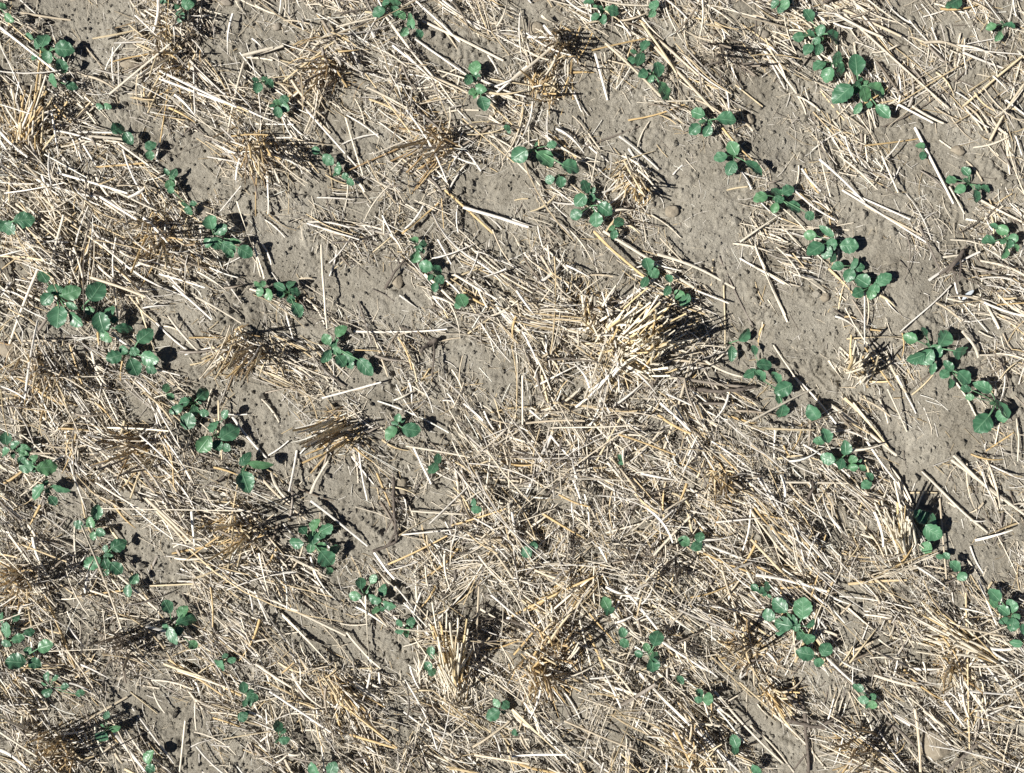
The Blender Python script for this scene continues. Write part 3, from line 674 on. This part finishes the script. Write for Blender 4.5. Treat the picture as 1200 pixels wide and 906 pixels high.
for line in TUFTS.strip().splitlines():
    p = line.split('|')
    bx, by = map(float, p[0].split(',')); lx, ly = map(float, p[1].split(','))
    spread, n, h, tn, phrase, look = float(p[2]), int(p[3]), float(p[4]), p[5], p[6], p[7]
    b0 = at(bx, by); z0 = float(ground_z(b0[0], b0[1]))
    root = bpy.data.objects.new('stubble_tuft', None); root.empty_display_size = .03
    root.location = (b0[0], b0[1], z0); COL.objects.link(root)
    tag(root, look, 'stubble tuft', 'stubble tufts left standing in the field')
    MARKS.append((bx + lx * .5, by + ly * .5, 'the ' + phrase))
    inv = Matrix.Translation((-b0[0], -b0[1], -z0))
    big = n > 40
    if not big: n = int(n * random.uniform(1.1, 1.6))
    flatp, js0, hk = random.uniform(.15, .55), random.uniform(.2, .55), random.uniform(.85, 1.4)
    la = math.atan2(ly, lx) if abs(lx) + abs(ly) > 4 else .8
    for i in range(n):
        # foot of the stalk: a short strip along the old drill row
        t = random.gauss(0, 1); s = random.gauss(0, 1)
        fr = spread * (.30 if big else .42)
        fx, fy = bx + t * fr * .75 + s * fr * .35, by + t * fr * .75 - s * fr * .35
        hh = h * (random.uniform(.25, 1.15) if big else hk * random.choice([random.uniform(.3, 1), random.uniform(.85, 1.05)]))
        k = random.uniform(.5, 1.2)
        js = (.30 if lx > 0 else .46) if big else js0
        tx = fx + lx * k + random.gauss(0, spread * js); ty = fy + ly * k + random.gauss(0, spread * js)
        if random.random() < flatp and not big:                      # knocked flat
            hh *= .22; tx += lx * .6 + random.gauss(0, spread * .75); ty += ly * .6 + random.gauss(0, spread * .75)
        if big and lx > 0 and i < 44:                              # the tall ones still standing at its far side
            fx, fy = bx + 44 + random.gauss(0, 8), by - 10 + random.gauss(0, 15); hh = random.uniform(.10, .18)
            tx, ty = fx + random.gauss(6, 9), fy - 8 + random.gauss(0, 9)
        foot = at(fx, fy, z0 - .004); tip = at(tx, ty, z0 + hh)
        me = random.choice(TV)
        o = link('stalk', me, root)
        if tn == 'p': cw = tone('p' if random.random() < .88 else 'g'); w = random.uniform(1.8, 3.4) * S
        elif tn == 'g': cw = tone('g' if random.random() < .6 else ('w' if random.random() < .7 else 'b')); w = random.uniform(1.6, 3.0) * S
        elif tn == 'b': cw = tone('b' if random.random() < .34 else ('g' if random.random() < .42 else ('w' if random.random() < .68 else 'd'))); w = random.uniform(1.4, 3.1) * S
        else: cw = tone('k' if random.random() < .6 else 'd'); w = random.uniform(1.6, 2.8) * S
        o.color = (*cw, 1)
        place_stick(o, foot, tip, w, random.uniform(0, 6.28))
        o.matrix_parent_inverse = Matrix.Identity(4)
        o.location = o.location - Vector((b0[0], b0[1], z0))
    # dry leaves and rotted sheaths hanging out of the foot: nobody could count them
    items = []
    for i in range(random.randint(60, 130)):
        a = (math.atan2(-ly, lx) + random.gauss(0, .7)) if random.random() < .75 else random.uniform(0, 6.283); L = random.uniform(.2, 1.0) * spread * S
        q0, q1 = random.gauss(0, .45) * spread * S, random.gauss(0, .28) * spread * S
        st = np.array([q0 + q1, -q0 + q1, random.uniform(.002, .22 * h)])
        lean = np.array([lx, -ly, 0]) * S * random.uniform(0, .9)
        d = np.array([math.cos(a), math.sin(a), 0]) * L + lean
        side = np.array([-d[1], d[0], 0]) * random.uniform(-.4, .4)
        up = random.uniform(.05, .55) * L
        pts = []
        for q in range(6):
            u = q / 5
            pnt = st + d * u + side * u * u + np.array([0, 0, up * 4 * u * (1 - u) * .6 - st[2] * u * u])
            pnt[2] = max(pnt[2], .002)
            pts.append(pnt)
        tk = {'p': 'w', 'g': random.choice('ggwwb'), 'b': random.choice('bbgkwwg'), 'k': random.choice('kdkww')}[tn]
        items.append((np.array(pts), random.uniform(.6, 1.8) * S, tone(tk, .2)))
    dl = link('dry_leaves', ribbon_mesh(items, 'dry_leaves'), root)
    dl['kind'] = 'stuff'

# ------------------------------------------------------------------ stones and clods
def lump(seed, sx, sy, sz, rough):
    r = np.random.default_rng(seed); nu, nv = 26, 16
    dirs = r.standard_normal((7, 3)); dirs /= np.linalg.norm(dirs, axis=1)[:, None]
    off = r.uniform(.62, .95, 7)
    V, F = [], []
    for j in range(nv + 1):
        th = math.pi * j / nv
        for i in range(nu):
            ph = 2 * math.pi * i / nu
            d = np.array([math.sin(th) * math.cos(ph), math.sin(th) * math.sin(ph), math.cos(th)])
            R = 1.0
            for k in range(7):                       # shave facets
                c = d @ dirs[k]
                if c > .05: R = min(R, off[k] / c * (1 + .02 * math.sin(9 * ph + k)))
            R *= 1 + rough * (math.sin(3 * ph + seed) * math.sin(4 * th + seed * 2) * .5 + .5 * math.sin(7 * ph + 2 * seed) * math.sin(6 * th))
            V.append((d[0] * R * sx, d[1] * R * sy, d[2] * R * sz))
    for j in range(nv):
        for i in range(nu):
            a, b = j * nu + i, j * nu + (i + 1) % nu
            F.append((a, a + nu, b + nu, b))
    return V, F

for i, line in enumerate(STONES.strip().splitlines()):
    head, kind, lab = line.split('|')
    px, py, w, hg, rise = map(float, head.split(','))
    c = at(px, py); z = float(ground_z(c[0], c[1]))
    V, F = lump(i + 3, w * S / 2 * 1.1, hg * S / 2 * 1.1, rise * .75, .03 if kind == 's' else .09)
    o = link('stone' if kind == 's' else 'soil_clod', new_mesh('stone' if kind == 's' else 'soil_clod', V, F, STONE if kind == 's' else CLOD))
    o.location = (c[0], c[1], z + rise * .35)
    tag(o, lab, 'stone' if kind == 's' else 'soil clod', 'loose stones' if kind == 's' else 'soil clods')

# ------------------------------------------------------------------ dead weed stems and the white chip
def stem_mesh(pts, w, seed):
    r = random.Random(seed); V, F = [], []
    fine = []
    for a, b in zip(pts[:-1], pts[1:]):
        for k in range(6): fine.append(a + (b - a) * k / 6)
    fine.append(pts[-1]); n = len(fine); sd = 8
    def tube_pts(P, w0, w1):
        n0 = len(V)
        for i, p in enumerate(P):
            d = P[min(i + 1, len(P) - 1)] - P[max(i - 1, 0)]; d = d / (np.linalg.norm(d) + 1e-9)
            s = np.cross(d, [0, 0, 1]); s /= (np.linalg.norm(s) + 1e-9); u = np.cross(s, d)
            rad = (w0 + (w1 - w0) * i / (len(P) - 1)) * .5 * r.uniform(.85, 1.15)
            for k in range(sd):
                a = 6.2832 * k / sd; V.append(p + (s * math.cos(a) + u * math.sin(a)) * rad)
        for i in range(len(P) - 1):
            for k in range(sd):
                a, b = n0 + i * sd + k, n0 + i * sd + (k + 1) % sd
                F.append((a, b, b + sd, a + sd))
        F.append(tuple(range(n0, n0 + sd))[::-1]); F.append(tuple(range(len(V) - sd, len(V))))
    fine = [p + np.array([r.uniform(-1, 1), r.uniform(-1, 1), 0]) * w * .15 for p in fine]
    tube_pts(fine, w, w * .65)
    for k in range(2):                                # broken side twigs
        i = r.randint(2, n - 3); d = fine[i + 1] - fine[i]; d = d / np.linalg.norm(d)
        s = np.array([-d[1], d[0], .3]) * r.choice([-1, 1])
        L = r.uniform(3, 6) * w
        tube_pts([fine[i], fine[i] + (d * .6 + s * .6) * L * .5, fine[i] + (d + s * .8) * L], w * .5, w * .3)
    return V, F
for i, line in enumerate(TWIGS.strip().splitlines()):
    ptxt, w, lab = line.split('|'); w = float(w) * S
    P = []
    for t in ptxt.split():
        x, y = map(float, t.split(',')); c = at(x, y)
        P.append(np.array([c[0], c[1], float(ground_z(c[0], c[1])) + w * .5 + .0036 * float(cover(c[0], c[1]) * mound(c[0], c[1])) + .004]))
    o0 = P[0].copy()
    V, F = stem_mesh([p - o0 for p in P], w, i)
    o = link('dry_weed_stem', new_mesh('dry_weed_stem', V, F, TWIG)); o.location = o0
    tag(o, lab, 'dead stem', 'dead weed stems')
c = at(1128, 347); z = float(ground_z(c[0], c[1]))
V, F = lump(77, 9 * S, 2.6 * S, .0022, .02)
o = link('white_chip', new_mesh('white_chip', V, F, CHIP)); o.location = (c[0], c[1], z + .008 + .0046 * float(cover(c[0], c[1]) * mound(c[0], c[1]))); o.rotation_euler = (.12, -.1, math.radians(38))
tag(o, 'bluish white flat chip lying on straw near the right edge', 'chip')

# ------------------------------------------------------------------ seedlings
NUM = 'no one two three four five six seven eight nine ten eleven twelve thirteen'.split()
def leaf_mesh(hub, base, tip, width, seed, z_h):
    """one leaf: petiole from the crown to the blade base, then a cupped wavy blade; local metres"""
    r = random.Random(seed)
    V, F, UV, MI = [], [], [], []
    d = tip - base; L = np.linalg.norm(d); d = d / L
    s = np.cross([0, 0, 1.], d); s /= np.linalg.norm(s); u = np.cross(d, s)
    roll = r.uniform(-.6, .6); s, u = s * math.cos(roll) + u * math.sin(roll), u * math.cos(roll) - s * math.sin(roll)
    cup, droop = r.uniform(.03, .24), r.uniform(.02, .28); notch = r.uniform(.05, .16) if L < .019 else 0
    nl = max(3, int(L * 260)); ph = r.uniform(0, 6.28); lob = r.uniform(.05, .11) if L > .026 else .012
    nv, nu = 18, 10
    shape = r.uniform(.42, .52)
    for j in range(nv + 1):
        v = j / nv
        e = math.sin(math.pi * v ** (math.log(.5) / math.log(shape)))       # widest at `shape`
        half = width * .5 * max(e, 0) ** .62
        half *= 1 + lob * math.sin(6.283 * nl * .5 * v + ph) * (.4 + .6 * v)
        if j == nv: half = width * .06
        if j == 0: half = width * .05
        for i in range(nu + 1):
            a = 2 * i / nu - 1
            zz = cup * width * (a * a) * e - droop * L * v * v + .035 * width * math.sin(5 * v * 3 + ph + 2 * a) * abs(a)
            heart = .07 * L * (abs(a) ** 1.5) * (1 - v) ** 3                    # shoulders run back past the petiole
            V.append(base + d * (v * L - heart - notch * L * max(0, 1 - 1.6 * abs(a)) * v ** 5) + s * (a * half) + u * zz); UV.append(((a + 1) / 2, v))
    for j in range(nv):
        for i in range(nu):
            q = j * (nu + 1) + i; F.append((q, q + 1, q + nu + 2, q + nu + 1)); MI.append(0)
    # petiole
    V2, F2 = [], []; n0 = 0; mid = (hub + base) / 2 + np.array([0, 0, .25 * np.linalg.norm(base - hub)])
    sd, ns = 6, 6; w0 = max(.0012, width * .075)
    for j in range(ns + 1):
        t = j / ns
        p = hub * (1 - t) ** 2 + mid * 2 * t * (1 - t) + (base + d * L * .06 - u * .0004) * t * t
        tg = (mid - hub) * (1 - t) + (base - mid) * t; tg = tg / (np.linalg.norm(tg) + 1e-9)
        a1 = np.cross(tg, [0.05, .02, 1]); a1 /= (np.linalg.norm(a1) + 1e-9); a2 = np.cross(a1, tg)
        for k in range(sd):
            a = 6.2832 * k / sd; V2.append(p + (a1 * math.cos(a) + a2 * math.sin(a)) * w0 * (.5 if t > .9 else .6))
    for j in range(ns):
        for k in range(sd):
            a, b = n0 + j * sd + k, n0 + j * sd + (k + 1) % sd
            F2.append((a, b, b + sd, a + sd))
    me = new_mesh('leaf', V, F, LEAF)
    uvl = me.uv_layers.new(name='UVMap')
    idx = np.zeros(len(me.loops), np.int32); me.loops.foreach_get('vertex_index', idx)
    uvl.data.foreach_set('uv', np.array(UV, np.float32)[idx].ravel())
    return me, new_mesh('petiole', V2, F2, PETIOLE)

SEED = []
for pi_, line in enumerate(PLANTS.strip().splitlines()):
    t, hub, lv = line.split('|'); t = int(t)
    hx_, hy_ = tilepx(t, *map(float, hub.split(',')))
    hb = at(hx_, hy_); z0 = float(ground_z(hb[0], hb[1])); hb[2] = z0
    root = bpy.data.objects.new('canola_seedling', None); root.empty_display_size = .02
    root.location = hb; COL.objects.link(root)
    leaves = []
    for tok in lv.split():
        a = list(map(float, tok.split(',')))
        px, py = tilepx(t, a[0], a[1]); leaves.append((px, py, a[2] / 3.75 * .99, a[3] if len(a) > 3 else random.uniform(.84, .98)))
    pile = .0036 * float(cover(hb[0], hb[1]))
    span = 0
    for k, (px, py, dpx, ratio) in enumerate(leaves):
        L = dpx * S
        zc = z0 + pile * .8 + .006 + .55 * L * random.uniform(.7, 1.25)
        c = at(px, py, zc)
        v = np.array([c[0] - hb[0], c[1] - hb[1]]); dist = np.linalg.norm(v)
        span = max(span, dist / S + dpx / 2)
        if dist < .35 * L: ang = random.uniform(0, 6.283)
        else: ang = math.atan2(v[1], v[0]) + random.gauss(0, .18)
        tilt = random.uniform(-.45, .30)
        d = np.array([math.cos(ang) * math.cos(tilt), math.sin(ang) * math.cos(tilt), math.sin(tilt)])
        base = c - d * L * .5; tip = c + d * L * .5
        me, pe = leaf_mesh(np.array([0, 0, .004 + pile * .5]), base - hb, tip - hb, L * ratio, pi_ * 31 + k, 0)
        lf = link('leaf', me, root); link('petiole', pe, lf)
    # unfolding heart leaves at the crown
    for k in range(2 if len(leaves) > 2 else 0):
        ang = random.uniform(0, 6.283); L = random.uniform(5.5, 9) * S; tl = random.uniform(.3, .8)
        d = np.array([math.cos(ang) * math.cos(tl), math.sin(ang) * math.cos(tl), math.sin(tl)])
        base = np.array([0, 0, .008 + pile * .6]) + d * L * .5
        me, pe = leaf_mesh(np.array([0, 0, .004 + pile * .5]), base, base + d * L, L * random.uniform(.55, .8), pi_ * 31 + 20 + k, 0)
        lf = link('young_leaf', me, root); link('petiole', pe, lf)
    # crown: short stem
    V, F = [], []
    Vt, Ft = tube(5, 7, .02, .4, (), 1, 0, pi_)
    V = [(a[0] * .0018, a[1] * .0018, a[2] * (.010 + pile * .6) - .004) for a in Vt]; F = [tuple(f) for f in Ft] + [tuple(range(35, 42))]
    link('stem', new_mesh('stem', V, F, PETIOLE), root)
    SEED.append((root, hx_, hy_, len(leaves), span))

big_d = sorted(s[4] for s in SEED)
def plant_desc(s):
    root, px, py, n, span = s
    size = 'tiny' if span < 14 else 'small' if span < 20 else 'medium' if span < 28 else 'large'
    m = nearest_mark(px, py)
    return f"{size} {NUM[n]}-leaved seedling, {direction(px - m[0], py - m[1])} {m[2]}", m
used = {}
for s in SEED:
    lab, m = plant_desc(s); used.setdefault(lab, []).append((math.hypot(s[1] - m[0], s[2] - m[1]), s))
for lab, lst in used.items():
    lst.sort(key=lambda a: a[0])
    for i, (_, s) in enumerate(lst):
        tag(s[0], lab if len(lst) == 1 else ORD[i] + ' ' + lab, 'seedling', 'canola seedlings in drilled rows')

# ------------------------------------------------------------------ straw: the 300 that show largest as things, the rest as litter
def straw_ends(p1, p2, w, top=1.0, bump=0):
    a = at(*p1); b = at(*p2); out = []
    for c in (a, b):
        z = float(ground_z(c[0], c[1])) + w * .45 + .0036 * float(cover(c[0], c[1]) * mound(c[0], c[1])) * top + bump
        out.append(at((c[0] / S) + 600, 453 - c[1] / S, z))
    return out
ALL = []
for line in STRAWS.strip().splitlines():
    t, rest = line.split('|'); t = int(t)
    for tok in rest.split(';'):
        x1, y1, x2, y2, w, k = tok.split()
        p1 = tilepx(t, float(x1), float(y1)); p2 = tilepx(t, float(x2), float(y2))
        ALL.append((p1, p2, float(w) / 3.75 * .95, k))
def area(s):
    (x1, y1), (x2, y2), w, k = s
    return math.hypot(x2 - x1, y2 - y1) * w
ALL.sort(key=area, reverse=True)
used = {}
for i, (p1, p2, w, k) in enumerate(ALL[:300]):
    wm = w * S
    a, b = straw_ends(p1, p2, wm, random.uniform(.85, 1.35), random.uniform(0, .004))
    L = float(np.linalg.norm(b - a)); asp = L / (wm / 2)
    o = link('straw', SV[i % len(SV)])
    o.color = (*tone(k), 1)
    place_stick(o, a, b, wm, random.choice([0, 3.1416]) + random.gauss(0, .5))
    dx, dy = p2[0] - p1[0], p2[1] - p1[1]
    if dx < 0: dx, dy = -dx, -dy
    g = math.degrees(math.atan2(dy, dx))
    ori = ('level' if abs(g) < 9 else 'upright' if abs(g) > 78 else
           ('gently' if abs(g) < 32 else 'diagonally' if abs(g) < 55 else 'steeply') + (' falling' if g > 0 else ' rising'))
    Lp = math.hypot(dx, dy)
    ln = 'short' if Lp < 36 else 'medium' if Lp < 60 else 'long' if Lp < 90 else 'very-long'
    th = 'thick ' if w > 3.4 else ''
    tn = {'w': 'bleached', 'g': 'golden', 'd': 'dark'}[k]
    cx, cy = (p1[0] + p2[0]) / 2, (p1[1] + p2[1]) / 2
    m = nearest_mark(cx, cy)
    lab = f"{ln} {th}{tn} straw {ori}, {direction(cx - m[0], cy - m[1])} {m[2]}"
    if len(lab.split()) > 14: lab = lab.replace(' thick ', ' ')
    used.setdefault(lab, []).append((math.hypot(cx - m[0], cy - m[1]), o))
for lab, lst in used.items():
    lst.sort(key=lambda a: a[0])
    for i, (_, o) in enumerate(lst):
        tag(o, lab if len(lst) == 1 else ORD[i] + ' ' + lab, 'straw', 'loose straws lying over the field')

# litter built in one go from tube templates
MAT = band(.06, .22, 51)
def scatter(N, seed, reach, power, floor):
    """N ground points, thicker where COVER says so"""
    r = np.random.default_rng(seed); out = np.zeros((0, 2))
    while len(out) < N:
        x = r.uniform(-(600 * S + reach), 600 * S + reach, N); y = r.uniform(-(453 * S + reach), 453 * S + reach, N)
        pr = (cover(x, y) / 9) ** power + floor
        # matted in places, thin in others
        i = np.clip((x / STEP + nx / 2).astype(int), 0, nx - 1); j = np.clip((y / STEP + ny / 2).astype(int), 0, ny - 1)
        pr = pr * np.clip(.6 + .55 * MAT[j, i], .08, 1.6) / 1.3
        keep = r.uniform(0, 1, N) < pr
        out = np.concatenate([out, np.stack([x, y], 1)[keep]])
    return out[:N]

def sticks(name, P, ang, L, W, z1, z2, col, templates, twist=None):
    """P centre xy, ang world angle; every stick a copy of a template, merged"""
    V, F, C = [], [], []; n0 = 0
    r = np.random.default_rng(len(P))
    pick = r.integers(0, len(templates), len(P))
    for ti, (tv, tf) in enumerate(templates):
        I = np.where(pick == ti)[0]
        if not len(I): continue
        d = np.stack([np.cos(ang[I]), np.sin(ang[I])], 1)
        A = np.concatenate([P[I] - d * L[I, None] / 2, z1[I, None]], 1)
        B = np.concatenate([P[I] + d * L[I, None] / 2, z2[I, None]], 1)
        D = B - A
        s = np.stack([-d[:, 1], d[:, 0], 0 * d[:, 0]], 1); u = np.tile([0, 0, 1.], (len(I), 1))
        ro = r.uniform(0, 6.283, len(I)); sgn = np.where(r.uniform(size=len(I)) < .5, -1, 1)
        x, y, z, bx, by = tv.T
        ca, sa = np.cos(ro)[:, None], np.sin(ro)[:, None]
        lx = (x[None] * ca - y[None] * sa) * W[I, None] / 2 + bx[None] * L[I, None] * sgn[:, None]
        lz = (x[None] * sa + y[None] * ca) * W[I, None] / 2 + by[None] * L[I, None] * .25
        pv = A[:, None] + D[:, None] * z[None, :, None] + s[:, None] * lx[..., None] + u[:, None] * lz[..., None]
        V.append(pv.reshape(-1, 3)); C.append(np.repeat(col[I], len(tv), 0))
        F.append((tf[None] + (n0 + np.arange(len(I)) * len(tv))[:, None, None]).reshape(-1, 4)); n0 += len(I) * len(tv)
    return link(name, big_mesh(name, np.concatenate(V), np.concatenate(F), STRAW_A, True, np.concatenate(C)))

PAL = np.array([[.66, .59, .47], [.71, .67, .60], [.54, .47, .36], [.57, .45, .27], [.42, .34, .22], [.40, .365, .315], [.16, .135, .11]])
def colours(n, p, seed):
    r = np.random.default_rng(seed)
    return np.clip(PAL[r.choice(len(PAL), n, p=p)] * r.uniform(.8, 1.12, (n, 1)), 0, .75)

REACH = .45
# whole straws
N = 20500
P = scatter(N, 21, REACH, 1.9, .006); r = np.random.default_rng(22)
base_a = math.radians(-40)
ang = base_a + r.normal(0, .36, N); wild = r.uniform(size=N) < np.where((np.abs(P[:, 0] / S - 50) < 170) & (np.abs(P[:, 1] / S + 110) < 150), .6, .22); ang[wild] = r.uniform(0, math.pi, wild.sum())
L = np.clip(r.lognormal(math.log(40), .55, N), 12, 170) * S; W = np.clip(r.lognormal(math.log(1.45), .33, N), .7, 3.4) * S
# two thirds of it lies in swaths: a few straws side by side, as the combine dropped them
i0 = 0
while i0 < N * .66:
    k = int(r.integers(3, 15)); sl = slice(i0 + 1, min(N, i0 + k)); m_ = sl.stop - sl.start
    if m_ > 0:
        dv = np.array([math.cos(ang[i0]), math.sin(ang[i0])]); nv_ = np.array([-dv[1], dv[0]])
        P[sl] = P[i0] + r.normal(0, 12 * S, (m_, 1)) * dv + r.normal(0, 8 * S, (m_, 1)) * nv_
        ang[sl] = ang[i0] + r.normal(0, .13, m_); L[sl] = L[i0] * r.uniform(.5, 1.3, m_)
    i0 += k
de = np.stack([np.cos(ang), np.sin(ang)], 1) * L[:, None] * .42
cm = np.minimum(cover(*(P + de).T), cover(*(P - de).T))
ok = r.uniform(size=N) < np.clip(cm / 4.0, .05, 1)
P, ang, L, W = P[ok], ang[ok], L[ok], W[ok]; N = len(P)
c0 = cover(P[:, 0], P[:, 1]); g0 = ground_z(P[:, 0], P[:, 1])
mo = mound(P[:, 0], P[:, 1]); lift = r.uniform(0, 1, N) * .0042 * c0 * mo
z1 = g0 + W * r.uniform(-.35, .5, N) + lift + r.uniform(0, .001, N) * c0; z2 = g0 + W * r.uniform(-.35, .5, N) + lift + r.uniform(-.0002, .001, N) * c0
T = [tube(5, 6, b, .15, nd, .7, kk, 100 + i, sp) for i, (b, nd, kk, sp) in enumerate([(0, (.3,), 0, 0), (.03, (), 0, 0), (.06, (.6,), 0, 0), (-.02, (), .12, 0), (.015, (), 0, 1), (.09, (), 0, 1)])]
litter = sticks('straw_litter', P, ang, L, W, z1, z2, colours(N, [.27, .26, .13, .10, .06, .10, .08], 23), T)
tag(litter, 'crossing bleached straws strewn thickly between the seedling rows', 'straw litter', kind='stuff')

# the shorter charted straws that are not things of their own
rest = ALL[300:]
Pn = np.array([at((a[0] + b[0]) / 2, (a[1] + b[1]) / 2)[:2] for a, b, w, k in rest])
an = np.array([math.atan2(-(b[1] - a[1]), b[0] - a[0]) for a, b, w, k in rest])
Ln = np.array([math.hypot(b[0] - a[0], b[1] - a[1]) * S for a, b, w, k in rest]); Wn = np.array([w * S for a, b, w, k in rest])
zn = ground_z(Pn[:, 0], Pn[:, 1]) + Wn * .45 + .0032 * cover(Pn[:, 0], Pn[:, 1]) * mound(Pn[:, 0], Pn[:, 1])
o = sticks('loose_straw', Pn, an, Ln, Wn, zn, zn + .001, np.array([tone(k) for *_, k in rest]), T)
tag(o, 'shorter loose straws lying on top of the litter', 'loose straw', kind='stuff')

# broken chaff: short bits, husks and curled fibres
N = 116000
P = scatter(N, 31, REACH, 1.35, .030); r = np.random.default_rng(32)
ang = base_a + r.normal(0, 1.0, N)
L = np.clip(r.lognormal(math.log(11), .6, N), 3, 45) * S; W = r.uniform(.45, 1.35, N) * S
c0 = cover(P[:, 0], P[:, 1]); g0 = ground_z(P[:, 0], P[:, 1])
lift = r.uniform(0, 1, N) ** 1.5 * .0020 * c0
z1 = g0 + W * .3 + lift + r.uniform(0, .0006, N) * c0; z2 = g0 + W * .3 + lift + r.uniform(0, .0006, N) * c0
T2 = [tube(4, 4, b, .3, (), .5, kk, 200 + i, 0) for i, (b, kk) in enumerate([(0, 0), (.03, 0), (.08, 0), (0, 0), (-.03, .3), (.02, .1)])]
o = sticks('chaff', P, ang, L, W, z1, z2, colours(N, [.24, .30, .12, .06, .07, .13, .08], 33), T2)
tag(o, 'fine broken chaff and curled fibres scattered over the soil', 'chaff', kind='stuff')

# dry leaf blades and split sheaths among the straw
items = []
Pb = scatter(1900, 61, REACH, 1.4, .004)
for x, y in Pb:
    a = random.gauss(base_a, .8); L_ = random.uniform(14, 60) * S; cc = float(cover(x, y)); g_ = float(ground_z(x, y))
    zz = g_ + .002 + random.uniform(.3, 1.0) * .0045 * cc; bend = random.uniform(-.35, .35); hump = random.uniform(0, .12) * L_
    dv = np.array([math.cos(a), math.sin(a), 0]); sv = np.array([-dv[1], dv[0], 0])
    items.append((np.array([[x, y, zz] + dv * L_ * (u - .5) + sv * L_ * bend * u * u + np.array([0, 0, hump * 4 * u * (1 - u)]) for u in np.linspace(0, 1, 7)]),
                  random.uniform(1.6, 4.2) * S, tone(random.choice('wwwgdk'), .15)))
o = link('dry_blades', ribbon_mesh(items, 'dry_blades'))
tag(o, 'flat dry leaf blades and split sheaths mixed through the straw', 'dry leaves', kind='stuff')

# soil crumbs lying loose on the crust
N = 64000
r = np.random.default_rng(41)
P = np.stack([r.uniform(-(600 * S + REACH), 600 * S + REACH, N), r.uniform(-(453 * S + REACH), 453 * S + REACH, N)], 1)
ico = np.array([(0, 0, 1), (.9, 0, .3), (.28, .85, .3), (-.73, .53, .3), (-.73, -.53, .3), (.28, -.85, .3), (0, 0, -.6)])
tri = np.array([(0, 1, 2), (0, 2, 3), (0, 3, 4), (0, 4, 5), (0, 5, 1), (6, 2, 1), (6, 3, 2), (6, 4, 3), (6, 5, 4), (6, 1, 5)])
R = np.clip(r.lognormal(math.log(.0016), .68, N), .0006, .011)
zc = ground_z(P[:, 0], P[:, 1])
jit = r.uniform(.55, 1.4, (N, len(ico), 3)); a = r.uniform(0, 6.283, N)
vv = ico[None] * jit * R[:, None, None]
X = vv[..., 0] * np.cos(a)[:, None] - vv[..., 1] * np.sin(a)[:, None]; Y = vv[..., 0] * np.sin(a)[:, None] + vv[..., 1] * np.cos(a)[:, None]
vv = np.stack([X + P[:, 0, None], Y + P[:, 1, None], vv[..., 2] * .8 + (zc + R * .35)[:, None]], 2).reshape(-1, 3)
ff = (tri[None] + (np.arange(N) * len(ico))[:, None, None]).reshape(-1, 3)
o = link('soil_crumbs', big_mesh('soil_crumbs', vv, ff, SOIL, False))
tag(o, 'loose crumbs of dry soil scattered on the crust', 'soil crumbs', kind='stuff')
